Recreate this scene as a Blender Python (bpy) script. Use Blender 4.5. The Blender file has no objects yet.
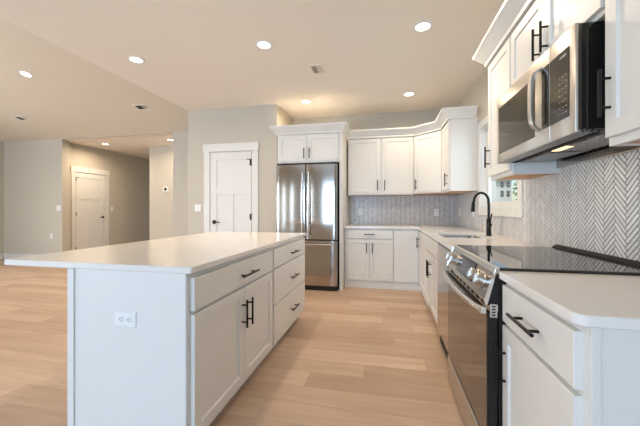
import bpy, bmesh, math, random
from mathutils import Vector, Matrix
random.seed(7)
C = bpy.context.scene.collection
R = math.radians

# ------------------------------------------------------------------ camera
cam_d = bpy.data.cameras.new('camera')
cam = bpy.data.objects.new('camera', cam_d); C.objects.link(cam)
cam.location = (0, 0, 1.17)
cam.rotation_euler = (R(90), 0, R(12.0))
cam_d.sensor_width = 36.0
cam_d.lens = 313.0 / 640.0 * 36.0
cam_d.shift_y = -4.0 / 640.0
cam_d.clip_start = 0.02
bpy.context.scene.camera = cam

# ------------------------------------------------------------------ sky, daylight, exposure
w = bpy.data.worlds.new('world'); bpy.context.scene.world = w
w.use_nodes = True
wn = w.node_tree.nodes; wl = w.node_tree.links
bg = wn['Background']
sky = wn.new('ShaderNodeTexSky')
sky.sky_type = 'NISHITA'; sky.sun_disc = False
sky.sun_elevation = R(42); sky.sun_rotation = R(200)
wl.new(sky.outputs[0], bg.inputs[0]); bg.inputs[1].default_value = 0.14

def area_light(name, loc, target, sx, sy, power, col):
    d = bpy.data.lights.new(name, 'AREA'); d.shape = 'RECTANGLE'; d.size = sx; d.size_y = sy
    d.energy = power; d.color = col
    o = bpy.data.objects.new(name, d); C.objects.link(o); o.location = loc
    o.rotation_euler = (Vector(target) - Vector(loc)).to_track_quat('-Z', 'Y').to_euler()
    return o
DAY = (0.66, 0.82, 1.0)
area_light('patio_daylight', (-1.35, -3.62, 1.15), (-1.35, 0, 1.15), 2.0, 2.1, 170, (0.42, 0.66, 1.0))
area_light('added_rear_daylight', (-7.1, -3.62, 1.3), (-7.1, 0, 1.3), 2.4, 1.9, 230, DAY)  # behind an unseen rear window, added to light the room
for x_ in (-4.59, -3.65): area_light('added_streak_daylight', (x_, -3.62, 1.22), (x_, 0, 1.22), .24, 1.8, 16, DAY)  # unseen sidelights, added to put bright streaks in the fridge doors
area_light('added_side_daylight', (-9.05, 1.4, 1.35), (-5, 1.4, 1.35), 2.7, 1.9, 190, (0.86, 0.92, 1.0))  # behind an unseen side window, added to light the living room
area_light('sink_window_daylight', (1.6, 3.42, 1.75), (0.4, 3.42, 1.3), 0.9, 0.9, 14, DAY)

sd = bpy.data.lights.new('sun', 'SUN'); sd.energy = 3.0; sd.angle = R(1); sd.color = (1, .95, .88)
so_ = bpy.data.objects.new('sun', sd); C.objects.link(so_); so_.rotation_euler = Vector((.20, .50, -1.0)).to_track_quat('-Z', 'Y').to_euler()
sc = bpy.context.scene
sc.view_settings.view_transform = 'Standard'
sc.view_settings.look = 'None'
sc.view_settings.gamma = 1.0
sc.view_settings.use_curve_mapping = False
sc.view_settings.exposure = 0.04
CAN_POWER = 12.0
WARM = (1.0, 0.80, 0.58)

# ------------------------------------------------------------------ materials
def principled(name, col, rough=0.5, metal=0.0, spec=None):
    m = bpy.data.materials.new(name); m.use_nodes = True
    b = m.node_tree.nodes['Principled BSDF']
    b.inputs['Base Color'].default_value = (*col, 1)
    b.inputs['Roughness'].default_value = rough
    b.inputs['Metallic'].default_value = metal
    if spec is not None: b.inputs['Specular IOR Level'].default_value = spec
    return m
def nd(m, t, **kw):
    n = m.node_tree.nodes.new(t)
    for k, v in kw.items(): setattr(n, k, v)
    return n
def lk(m, a, b): m.node_tree.links.new(a, b)
def bsdf(m): return m.node_tree.nodes['Principled BSDF']
def add_bump(m, scale, strength, dist=0.002, stretch=(1, 1, 1)):
    tc = nd(m, 'ShaderNodeTexCoord'); mp = nd(m, 'ShaderNodeMapping'); mp.inputs['Scale'].default_value = stretch
    no = nd(m, 'ShaderNodeTexNoise'); no.inputs['Scale'].default_value = scale; no.inputs['Detail'].default_value = 3
    bu = nd(m, 'ShaderNodeBump'); bu.inputs['Strength'].default_value = strength; bu.inputs['Distance'].default_value = dist
    lk(m, tc.outputs['Object'], mp.inputs['Vector']); lk(m, mp.outputs[0], no.inputs['Vector'])
    lk(m, no.outputs[0], bu.inputs['Height']); lk(m, bu.outputs[0], bsdf(m).inputs['Normal'])
def vary(m, c1, c2, scale, stretch=(1, 1, 1), detail=4):
    tc = nd(m, 'ShaderNodeTexCoord'); mp = nd(m, 'ShaderNodeMapping'); mp.inputs['Scale'].default_value = stretch
    no = nd(m, 'ShaderNodeTexNoise'); no.inputs['Scale'].default_value = scale; no.inputs['Detail'].default_value = detail
    mx = nd(m, 'ShaderNodeMix', data_type='RGBA')
    mx.inputs[6].default_value = (*c1, 1); mx.inputs[7].default_value = (*c2, 1)
    lk(m, tc.outputs['Object'], mp.inputs['Vector']); lk(m, mp.outputs[0], no.inputs['Vector'])
    lk(m, no.outputs[0], mx.inputs[0]); lk(m, mx.outputs[2], bsdf(m).inputs['Base Color'])

M = {}
M['wall'] = principled('wall_paint', (0.58, 0.53, 0.445), 0.75, spec=0.2); add_bump(M['wall'], 260, 0.06)
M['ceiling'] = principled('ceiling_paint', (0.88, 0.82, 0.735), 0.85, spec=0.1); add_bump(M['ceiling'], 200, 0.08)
M['vault'] = principled('ceiling_paint_dimmed', (0.74, 0.67, 0.56), 0.85, spec=0.1); add_bump(M['vault'], 200, 0.08)  # same paint as the flat ceiling, the vault's dimmer light put into the colour
M['white'] = principled('cabinet_paint', (0.76, 0.745, 0.705), 0.38, spec=0.4); add_bump(M['white'], 90, 0.02)
M['trim'] = principled('trim_paint', (0.75, 0.735, 0.70), 0.42, spec=0.4); add_bump(M['trim'], 90, 0.02)
M['maple'] = principled('maple_veneer', (0.62, 0.33, 0.12), 0.5)
vary(M['maple'], (0.70, 0.38, 0.14), (0.52, 0.26, 0.09), 6, (8, 1, 1))
M['quartz'] = principled('quartz', (0.80, 0.75, 0.68), 0.16, spec=0.5)
vary(M['quartz'], (0.82, 0.79, 0.745), (0.78, 0.745, 0.70), 14, detail=6)
M['black'] = principled('black_metal', (0.012, 0.011, 0.010), 0.38, 0.6); add_bump(M['black'], 300, 0.02)
M['dark'] = principled('black_enamel', (0.018, 0.015, 0.013), 0.5, spec=0.25); add_bump(M['dark'], 200, 0.02)
M['gap'] = principled('dark_gap', (0.01, 0.01, 0.01), 0.8); add_bump(M['gap'], 100, 0.02)
M['bglass'] = principled('black_glass', (0.006, 0.006, 0.007), 0.04, spec=0.9)
add_bump(M['bglass'], 3, 0.005)
M['oglass'] = principled('oven_glass', (0.05, 0.035, 0.025), 0.05, spec=1.0)
bsdf(M['oglass']).inputs['IOR'].default_value = 1.8
add_bump(M['oglass'], 3, 0.005)
M['display'] = principled('display_glass', (0.02, 0.03, 0.05), 0.08, spec=0.8); add_bump(M['display'], 3, 0.004)
M['keys'] = principled('key_print', (0.32, 0.31, 0.29), 0.5); add_bump(M['keys'], 100, 0.01)
M['mwglass'] = principled('tinted_glass', (0.045, 0.038, 0.026), 0.06, spec=0.6); add_bump(M['mwglass'], 3, 0.005)
M['plastic'] = principled('white_plastic', (0.82, 0.82, 0.80), 0.35); add_bump(M['plastic'], 120, 0.01)
M['bronze'] = principled('bronze', (0.03, 0.022, 0.016), 0.4, 0.7); add_bump(M['bronze'], 200, 0.02)
M['tilegrout'] = principled('grout', (0.07, 0.068, 0.07), 0.9); add_bump(M['tilegrout'], 400, 0.2)

def stainless(name, col, rough, stretch):
    m = principled(name, col, rough, 1.0)
    tc = nd(m, 'ShaderNodeTexCoord'); mp = nd(m, 'ShaderNodeMapping'); mp.inputs['Scale'].default_value = stretch
    no = nd(m, 'ShaderNodeTexNoise'); no.inputs['Scale'].default_value = 40; no.inputs['Detail'].default_value = 2
    mr = nd(m, 'ShaderNodeMapRange'); mr.inputs[3].default_value = rough * 0.8; mr.inputs[4].default_value = rough * 1.25
    lk(m, tc.outputs['Object'], mp.inputs['Vector']); lk(m, mp.outputs[0], no.inputs['Vector'])
    lk(m, no.outputs[0], mr.inputs[0]); lk(m, mr.outputs[0], bsdf(m).inputs['Roughness'])
    bu = nd(m, 'ShaderNodeBump'); bu.inputs['Strength'].default_value = 0.03; bu.inputs['Distance'].default_value = 0.001
    lk(m, no.outputs[0], bu.inputs['Height']); lk(m, bu.outputs[0], bsdf(m).inputs['Normal'])
    return m
M['steel'] = stainless('stainless_vertical', (0.44, 0.405, 0.365), 0.12, (1, 1, 0.02))
M['steelh'] = stainless('stainless_horizontal', (0.60, 0.575, 0.53), 0.32, (0.02, 0.02, 1))
M['chrome'] = stainless('polished_steel', (0.74, 0.72, 0.70), 0.12, (1, 1, 1))

# perforated metal filter
m = principled('filter_mesh', (0.5, 0.5, 0.5), 0.35, 1.0); M['filter'] = m
tc = nd(m, 'ShaderNodeTexCoord'); ck = nd(m, 'ShaderNodeTexVoronoi'); ck.inputs['Scale'].default_value = 90
cr = nd(m, 'ShaderNodeValToRGB'); cr.color_ramp.elements[0].position = 0.25; cr.color_ramp.elements[1].position = 0.45
cr.color_ramp.elements[0].color = (0.03, 0.03, 0.03, 1); cr.color_ramp.elements[1].color = (0.34, 0.34, 0.34, 1)
lk(m, tc.outputs['Object'], ck.inputs['Vector']); lk(m, ck.outputs[0], cr.inputs[0]); lk(m, cr.outputs[0], bsdf(m).inputs['Base Color'])

# herringbone tile: every tile has its own slight tone
m = principled('glazed_tile', (0.7, 0.68, 0.66), 0.22); M['tile'] = m
ge = nd(m, 'ShaderNodeNewGeometry'); mx = nd(m, 'ShaderNodeMix', data_type='RGBA')
mx.inputs[6].default_value = (0.66, 0.645, 0.635, 1); mx.inputs[7].default_value = (0.80, 0.785, 0.77, 1)
lk(m, ge.outputs['Random Per Island'], mx.inputs[0]); lk(m, mx.outputs[2], bsdf(m).inputs['Base Color'])

# plank floor
m = principled('oak_planks', (0.6, 0.42, 0.27), 0.42, spec=0.35); M['floor'] = m
tc = nd(m, 'ShaderNodeTexCoord'); br = nd(m, 'ShaderNodeTexBrick')
br.offset = 0.0; br.offset_frequency = 2; br.squash = 1.0
br.inputs['Color1'].default_value = (0, 0, 0, 1); br.inputs['Color2'].default_value = (1, 1, 1, 1); br.inputs['Mortar'].default_value = (0.5, 0.5, 0.5, 1)
br.inputs['Scale'].default_value = 1.0; br.inputs['Mortar Size'].default_value = 0.0012; br.inputs['Mortar Smooth'].default_value = 0.3
br.inputs['Brick Width'].default_value = 1.42; br.inputs['Row Height'].default_value = 0.182
sx_ = nd(m, 'ShaderNodeSeparateXYZ'); lk(m, tc.outputs['Object'], sx_.inputs[0])
dv = nd(m, 'ShaderNodeMath', operation='DIVIDE'); dv.inputs[1].default_value = 0.182; lk(m, sx_.outputs['Y'], dv.inputs[0])
fl = nd(m, 'ShaderNodeMath', operation='FLOOR'); lk(m, dv.outputs[0], fl.inputs[0])
wh = nd(m, 'ShaderNodeTexWhiteNoise', noise_dimensions='1D'); lk(m, fl.outputs[0], wh.inputs['W'])
sh = nd(m, 'ShaderNodeMath', operation='MULTIPLY_ADD'); sh.inputs[1].default_value = 1.42; lk(m, wh.outputs['Value'], sh.inputs[0]); lk(m, sx_.outputs['X'], sh.inputs[2])
cx_ = nd(m, 'ShaderNodeCombineXYZ'); lk(m, sh.outputs[0], cx_.inputs['X']); lk(m, sx_.outputs['Y'], cx_.inputs['Y'])
lk(m, cx_.outputs[0], br.inputs['Vector'])
mp = nd(m, 'ShaderNodeMapping'); mp.inputs['Scale'].default_value = (1.0, 9.0, 1.0); lk(m, tc.outputs['Object'], mp.inputs['Vector'])
# shift the grain from plank to plank
sc_ = nd(m, 'ShaderNodeVectorMath', operation='SCALE'); sc_.inputs['Scale'].default_value = 13.0; lk(m, br.outputs['Color'], sc_.inputs[0])
ad = nd(m, 'ShaderNodeVectorMath', operation='ADD'); lk(m, mp.outputs[0], ad.inputs[0]); lk(m, sc_.outputs[0], ad.inputs[1])
g1 = nd(m, 'ShaderNodeTexNoise'); g1.inputs['Scale'].default_value = 1.7; g1.inputs['Detail'].default_value = 6; g1.inputs['Roughness'].default_value = 0.6; g1.inputs['Distortion'].default_value = 0.6
lk(m, ad.outputs[0], g1.inputs['Vector'])
pm = nd(m, 'ShaderNodeMix', data_type='RGBA'); pm.inputs[6].default_value = (0.50, 0.35, 0.25, 1); pm.inputs[7].default_value = (0.66, 0.495, 0.37, 1)
lk(m, br.outputs['Color'], pm.inputs[0])
cr = nd(m, 'ShaderNodeValToRGB'); cr.color_ramp.elements[0].position = 0.30; cr.color_ramp.elements[1].position = 0.72
cr.color_ramp.elements[0].color = (0.84, 0.80, 0.76, 1); cr.color_ramp.elements[1].color = (1.06, 1.05, 1.03, 1)
lk(m, g1.outputs[0], cr.inputs[0])
mu = nd(m, 'ShaderNodeMix', data_type='RGBA', blend_type='MULTIPLY'); mu.inputs[0].default_value = 1.0
lk(m, pm.outputs[2], mu.inputs[6]); lk(m, cr.outputs[0], mu.inputs[7])
mo = nd(m, 'ShaderNodeMix', data_type='RGBA'); mo.inputs[7].default_value = (0.34, 0.23, 0.15, 1)
lk(m, br.outputs['Fac'], mo.inputs[0]); lk(m, mu.outputs[2], mo.inputs[6]); lk(m, mo.outputs[2], bsdf(m).inputs['Base Color'])
bu = nd(m, 'ShaderNodeBump'); bu.inputs['Strength'].default_value = 0.12; bu.inputs['Distance'].default_value = 0.002
lk(m, g1.outputs[0], bu.inputs['Height']); lk(m, bu.outputs[0], bsdf(m).inputs['Normal'])

def emission(name, col, s):
    m = bpy.data.materials.new(name); m.use_nodes = True; n = m.node_tree
    n.nodes.remove(n.nodes['Principled BSDF']); e = n.nodes.new('ShaderNodeEmission')
    e.inputs[0].default_value = (*col, 1); e.inputs[1].default_value = s
    n.links.new(e.outputs[0], n.nodes['Material Output'].inputs[0]); return m
M['lamp'] = emission('lamp_diffuser', (1.0, 0.93, 0.80), 9.0)
M['taskled'] = emission('task_lamp', (1.0, 0.74, 0.38), 2.0)
m = bpy.data.materials.new('pane_glass'); m.use_nodes = True; n = m.node_tree; M['glass'] = m
n.nodes.remove(n.nodes['Principled BSDF'])
t_ = n.nodes.new('ShaderNodeBsdfTransparent'); gl = n.nodes.new('ShaderNodeBsdfGlossy'); gl.inputs['Roughness'].default_value = 0.02
ms = n.nodes.new('ShaderNodeMixShader'); ms.inputs[0].default_value = 0.06
n.links.new(t_.outputs[0], ms.inputs[1]); n.links.new(gl.outputs[0], ms.inputs[2]); n.links.new(ms.outputs[0], n.nodes['Material Output'].inputs[0])
# outdoors
M['siding'] = principled('siding', (0.72, 0.74, 0.76), 0.7)
tcs = nd(M['siding'], 'ShaderNodeTexCoord'); wv = nd(M['siding'], 'ShaderNodeTexWave', bands_direction='Z'); wv.inputs['Scale'].default_value = 2.2
bus = nd(M['siding'], 'ShaderNodeBump'); bus.inputs['Strength'].default_value = 0.5
lk(M['siding'], tcs.outputs['Object'], wv.inputs['Vector']); lk(M['siding'], wv.outputs[0], bus.inputs['Height']); lk(M['siding'], bus.outputs[0], bsdf(M['siding']).inputs['Normal'])
M['roof'] = principled('shingles', (0.16, 0.15, 0.15), 0.9); vary(M['roof'], (0.2, 0.19, 0.19), (0.1, 0.1, 0.1), 12)
M['pane'] = principled('dark_pane', (0.10, 0.13, 0.17), 0.1); add_bump(M['pane'], 3, 0.01)
M['grass'] = principled('grass', (0.16, 0.26, 0.08), 0.9); vary(M['grass'], (0.20, 0.30, 0.10), (0.12, 0.20, 0.06), 4)
M['leaf'] = principled('leaf', (0.14, 0.26, 0.06), 0.7); vary(M['leaf'], (0.20, 0.33, 0.09), (0.08, 0.17, 0.04), 6)
M['bark'] = principled('bark', (0.12, 0.08, 0.05), 0.9); vary(M['bark'], (0.16, 0.11, 0.07), (0.08, 0.05, 0.03), 10, (1, 1, .2))

# ------------------------------------------------------------------ mesh helpers
Z3 = Vector((0, 0, 1))
class Fr:
    """local frame: a along the front, b up, c out of the front"""
    def __init__(s, o, u, n): s.o = Vector(o); s.u = Vector(u).normalized(); s.n = Vector(n).normalized()
    def __call__(s, a, b, c): return s.o + s.u * a + Z3 * b + s.n * c
class MB:
    def __init__(s): s.bm = bmesh.new()
    def hexa(s, p, bev=0.0, seg=1):
        v = [s.bm.verts.new(q) for q in p]
        fs = [s.bm.faces.new([v[i] for i in f]) for f in ((0, 1, 2, 3), (7, 6, 5, 4), (0, 4, 5, 1), (1, 5, 6, 2), (2, 6, 7, 3), (3, 7, 4, 0))]
        bmesh.ops.recalc_face_normals(s.bm, faces=fs)
        if bev:
            es = list({e for f in fs for e in f.edges})
            bmesh.ops.bevel(s.bm, geom=es, offset=bev, segments=seg, affect='EDGES', profile=0.5)
        return s
    def box(s, x0, x1, y0, y1, z0, z1, bev=0.0, seg=1):
        return s.hexa([(x0, y0, z0), (x1, y0, z0), (x1, y1, z0), (x0, y1, z0), (x0, y0, z1), (x1, y0, z1), (x1, y1, z1), (x0, y1, z1)], bev, seg)
    def fbox(s, F, a0, a1, b0, b1, c0, c1, bev=0.0, seg=1):
        return s.hexa([F(a0, b0, c0), F(a1, b0, c0), F(a1, b0, c1), F(a0, b0, c1), F(a0, b1, c0), F(a1, b1, c0), F(a1, b1, c1), F(a0, b1, c1)], bev, seg)
    def loft(s, rings, cap0=True, cap1=True, close=True):
        L = [[s.bm.verts.new(q) for q in r] for r in rings]; fs = []
        for A, B in zip(L, L[1:]):
            n = len(A)
            for i in range(n if close else n - 1):
                j = (i + 1) % n; fs.append(s.bm.faces.new((A[i], A[j], B[j], B[i])))
        if cap0: fs.append(s.bm.faces.new(list(reversed(L[0]))))
        if cap1: fs.append(s.bm.faces.new(L[-1]))
        bmesh.ops.recalc_face_normals(s.bm, faces=fs); return s
    def panel(s, F, a0, a1, b0, b1, loops):
        def ring(i, c): return [F(a0 + i, b0 + i, c), F(a1 - i, b0 + i, c), F(a1 - i, b1 - i, c), F(a0 + i, b1 - i, c)]
        return s.loft([ring(i, c) for i, c in loops])
    def shaker(s, F, a0, a1, b0, b1, t=0.02, rail=0.057):
        return s.panel(F, a0, a1, b0, b1, [(0, 0), (0, t - .002), (.002, t), (rail, t), (rail + .005, t - .009)])
    def slab(s, F, a0, a1, b0, b1, t=0.02):
        return s.panel(F, a0, a1, b0, b1, [(0, 0), (0, t - .002), (.002, t)])
    def tube(s, pts, r, seg=12, cap=True):
        pts = [Vector(p) for p in pts]; rings = []
        rr = r if isinstance(r, (list, tuple)) else [r] * len(pts)
        up = None
        for i, p in enumerate(pts):
            d = (pts[min(i + 1, len(pts) - 1)] - pts[max(i - 1, 0)]).normalized()
            if up is None:
                up = Vector((0, 0, 1)) if abs(d.z) < .9 else Vector((0, 1, 0))
            a = d.cross(up).normalized(); b = a.cross(d).normalized(); up = b
            rings.append([p + (a * math.cos(2 * math.pi * k / seg) + b * math.sin(2 * math.pi * k / seg)) * rr[i] for k in range(seg)])
        return s.loft(rings, cap, cap)
    def lathe(s, o, axis, prof, seg=24, cap=True):
        o = Vector(o); d = Vector(axis).normalized()
        up = Vector((0, 0, 1)) if abs(d.z) < .9 else Vector((0, 1, 0))
        a = d.cross(up).normalized(); b = a.cross(d).normalized()
        return s.loft([[o + d * h + (a * math.cos(2 * math.pi * k / seg) + b * math.sin(2 * math.pi * k / seg)) * max(r, 1e-4) for k in range(seg)] for r, h in prof], cap, cap)
    def prism(s, poly, lo, hi, axis):
        """poly in the two other axes in x,y,z order"""
        def P(p, t):
            q = list(p); q.insert(axis, t); return Vector(q)
        return s.loft([[P(p, lo) for p in poly], [P(p, hi) for p in poly]])
    def sweep(s, path, prof, side=1):
        """path: xy polyline; prof: (out, z); out to the right of travel when side = 1"""
        path = [Vector(p) for p in path]; offs = []
        for i, p in enumerate(path):
            ds = []
            if i > 0: ds.append((p - path[i - 1]).normalized())
            if i < len(path) - 1: ds.append((path[i + 1] - p).normalized())
            ns = [Vector((d.y, -d.x)) * side for d in ds]
            nn = sum(ns, Vector((0, 0))).normalized(); offs.append(nn / max(nn.dot(ns[0]), .3))
        return s.loft([[Vector((p.x + o.x * a, p.y + o.y * a, z)) for a, z in prof] for p, o in zip(path, offs)])
    def done(s, name):
        me = bpy.data.meshes.new(name); s.bm.to_mesh(me); s.bm.free()
        for p in me.polygons: p.use_smooth = True
        me.set_sharp_from_angle(angle=R(32)); return me

def rootloc(o):
    v = Vector((0, 0, 0))
    while o: v += o.location; o = o.parent
    return v
def obj(name, mb, mat, parent=None, loc=None):
    """mesh given in world coordinates; loc only for a top-level mesh: its origin"""
    me = mb.done(name); o = bpy.data.objects.new(name, me); C.objects.link(o)
    me.materials.append(M[mat])
    if parent is not None:
        o.parent = parent; me.transform(Matrix.Translation(-rootloc(parent)))
    elif loc is not None:
        o.location = loc; me.transform(Matrix.Translation(-Vector(loc)))
    return o
def tag(o, label, cat, group=None):
    o['label'] = label; o['category'] = cat
    if group: o['group'] = group
    return o
def thing(name, label, cat, loc, group=None):
    o = bpy.data.objects.new(name, None); C.objects.link(o); o.location = loc; o.empty_display_size = .05
    return tag(o, label, cat, group)
def struct(name, mb, mat, parent=None):
    o = obj(name, mb, mat, parent)
    if parent is None: o['kind'] = 'structure'
    return o
def copy_tree(o, loc, label, group=None):
    r = o.copy(); C.objects.link(r); r.location = loc; r['label'] = label
    if group: r['group'] = group
    for ch in list(o.children):
        c = ch.copy(); C.objects.link(c); c.parent = r
        for g in list(ch.children):
            d = g.copy(); C.objects.link(d); d.parent = c
    return r

# ------------------------------------------------------------------ room shell
XW, YB, ZC = 1.085, 5.26, 2.74          # kitchen right wall, back wall, ceiling
XE, YP, XR = -3.10, 4.46, -1.605         # edge of flat ceiling, pantry front, pantry return
XL, YF, YR = -8.75, 5.62, -3.4           # living room left wall, far wall, rear wall
HX0, HX1, ZH = -7.06, -4.26, 2.725        # hall opening, hall ceiling
XH, YT = -7.25, 6.72
T = 0.15
struct('floor', MB().box(XL - T, XW + T, YR - T, 9.2, -0.1, 0), 'floor')
VS = 0.22                                 # slope of the vault
ZV = ZC + VS * (YF - 0.6)
mb = MB().box(XE, XW + T, YR - T, YB + T, ZC, ZC + .12)
struct('ceiling', mb, 'ceiling')
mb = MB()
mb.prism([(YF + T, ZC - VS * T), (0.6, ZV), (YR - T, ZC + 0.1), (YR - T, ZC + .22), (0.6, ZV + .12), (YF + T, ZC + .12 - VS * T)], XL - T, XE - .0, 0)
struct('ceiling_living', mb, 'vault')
struct('ceiling_hall', MB().box(-10.5, XE - .02, YF + .15, 9.2, ZH, ZH + .02), 'ceiling')
# vertical face between flat ceiling and vault
struct('wall_gable', MB().prism([(YF, ZC + .1), (0.6, ZV), (YR, ZC + .1)], XE + .01, XE + .05, 0), 'wall')
# right wall with a window opening over the sink
WY0, WY1, WZ0, WZ1 = 2.90, 3.96, 1.185, 2.10
mb = MB().box(XW, XW + T, YR, WY0, 0, ZC).box(XW, XW + T, WY1, YB, 0, ZC).box(XW, XW + T, WY0, WY1, 0, WZ0).box(XW, XW + T, WY0, WY1, WZ1, ZC)
struct('wall_right', mb, 'wall')
struct('wall_back', MB().box(XR, XW + T, YB, YB + T, 0, ZC), 'wall')
struct('wall_fridge_side', MB().box(XR - .1, XR, YP + .1, YB + .1, 0, ZC), 'wall')
# pantry front wall with door opening
PX0, PX1, PZ = -2.715, -2.005, 2.065
mb = MB().box(XE - .01, PX0, YP, YP + .1, 0, ZC).box(PX1, XR, YP, YP + .1, 0, ZC).box(PX0, PX1, YP, YP + .1, PZ, ZC)
struct('wall_pantry', mb, 'wall')
struct('wall_pantry_side', MB().box(XE - .01, XE + .09, YP + .1, YF + .17, 0, ZC), 'wall')
# living room far wall with opening to the hall
struct('wall_far', MB().box(XL - T, HX0, YF, YF + .17, 0, ZC + .05), 'wall')
struct('wall_far_stub', MB().box(HX1, XE - .02, YF, YF + .17, 0, ZC + .05), 'wall')
struct('wall_far_header', MB().box(HX0, HX1, YF, YF + .17, ZH, ZC + .05), 'wall')
# hall
HD0, HD1, HZ = 6.075, 6.885, 2.06
mb = MB().box(XH - .1, XH, YF + .17, HD0, 0, ZH).box(XH - .1, XH, HD1, 9.2, 0, ZH).box(XH - .1, XH, HD0, HD1, HZ, ZH)
struct('wall_hall', mb, 'wall')
struct('wall_thermostat', MB().box(-5.755, XE - .02, YT, YT + .12, 0, ZH), 'wall')
struct('wall_hall_end', MB().box(XH, XE - .02, 9.08, 9.2, 0, ZH), 'wall')
# living room left wall with an added wide window, rear wall with unseen patio door and added windows
LY0, LY1, LZ0, LZ1 = 0.05, 2.75, 0.45, 2.2
mb = MB().box(XL - T, XL, YR, LY0, 0, 4.1).box(XL - T, XL, LY1, YF, 0, 4.1).box(XL - T, XL, LY0, LY1, 0, LZ0).box(XL - T, XL, LY0, LY1, LZ1, 4.1)
struct('wall_left', mb, 'wall')
DX0, DX1, DZ1 = -2.35, -0.35, 2.15
EX0, EX1, EZ0, EZ1 = -8.3, -5.9, 0.35, 2.2
SL1, SL2, SLZ0, SLZ1 = (-4.72, -4.46), (-3.78, -3.52), .3, 2.15  # openings of the two added sidelights
mb = MB(); xs_ = [(XL, EX0, None), (EX0, EX1, (EZ0, EZ1)), (EX1, SL1[0], None), (*SL1, (SLZ0, SLZ1)), (SL1[1], SL2[0], None), (*SL2, (SLZ0, SLZ1)), (SL2[1], DX0, None), (DX0, DX1, (0, DZ1)), (DX1, XW + T, None)]
for x0, x1, op in xs_:
    if op is None: mb.box(x0, x1, YR - T, YR, 0, 3.2); continue
    if op[0] > 0: mb.box(x0, x1, YR - T, YR, 0, op[0])
    mb.box(x0, x1, YR - T, YR, op[1], 3.2)
struct('wall_rear', mb, 'wall')

def window_unit(name, F, w_, h_, cols, rows, casing, depth=.1, sill=False):
    """F: origin at the opening's lower corner, c out of the wall into the room"""
    mb = MB()
    k = casing
    mb.fbox(F, -k, 0, -k, h_ + k, 0, .018, .002).fbox(F, w_, w_ + k, -k, h_ + k, 0, .018, .002)
    mb.fbox(F, 0, w_, h_, h_ + k, 0, .018, .002).fbox(F, 0, w_, -k, 0, 0, .018, .002)
    s = .012
    mb.fbox(F, 0, s, 0, h_, -depth, 0).fbox(F, w_ - s, w_, 0, h_, -depth, 0).fbox(F, s, w_ - s, 0, s, -depth, 0).fbox(F, s, w_ - s, h_ - s, h_, -depth, 0)
    root = struct(name, mb, 'trim')
    f = .045; sm = MB()
    sm.fbox(F, s, s + f, s, h_ - s, -depth + .01, -depth + .045, .003).fbox(F, w_ - s - f, w_ - s, s, h_ - s, -depth + .01, -depth + .045, .003)
    sm.fbox(F, s + f, w_ - s - f, s, s + f, -depth + .01, -depth + .045, .003).fbox(F, s + f, w_ - s - f, h_ - s - f, h_ - s, -depth + .01, -depth + .045, .003)
    for i in range(1, cols):
        x = w_ * i / cols; sm.fbox(F, x - .02, x + .02, s + f, h_ - s - f, -depth + .012, -depth + .04)
    for i in range(1, rows):
        z = h_ * i / rows; sm.fbox(F, s + f, w_ - s - f, z - .02, z + .02, -depth + .012, -depth + .04)
    obj('sash', sm, 'trim', root)
    g = MB().fbox(F, s + .01, w_ - s - .01, s + .01, h_ - s - .01, -depth + .022, -depth + .026)
    obj('pane', g, 'glass', root)
    return root
window_unit('window_1', Fr((XW, WY0, WZ0), (0, 1, 0), (-1, 0, 0)), WY1 - WY0, WZ1 - WZ0, 1, 2, .085)
window_unit('window_2', Fr((DX0, YR, 0.02), (1, 0, 0), (0, 1, 0)), DX1 - DX0, DZ1 - .02, 2, 1, .09)
window_unit('window_3', Fr((EX0, YR, EZ0), (1, 0, 0), (0, 1, 0)), EX1 - EX0, EZ1 - EZ0, 3, 2, .09)  # unseen, added for its daylight
for k_, (x0, x1) in enumerate((SL1, SL2)): window_unit('window_%d' % (5 + k_), Fr((x0, YR, SLZ0), (1, 0, 0), (0, 1, 0)), x1 - x0, SLZ1 - SLZ0, 1, 1, .08)  # narrow unseen windows, added for the fridge door reflections
window_unit('window_4', Fr((XL, LY0, LZ0), (0, 1, 0), (1, 0, 0)), LY1 - LY0, LZ1 - LZ0, 3, 2, .09)  # unseen, added to bring in more daylight

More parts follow.
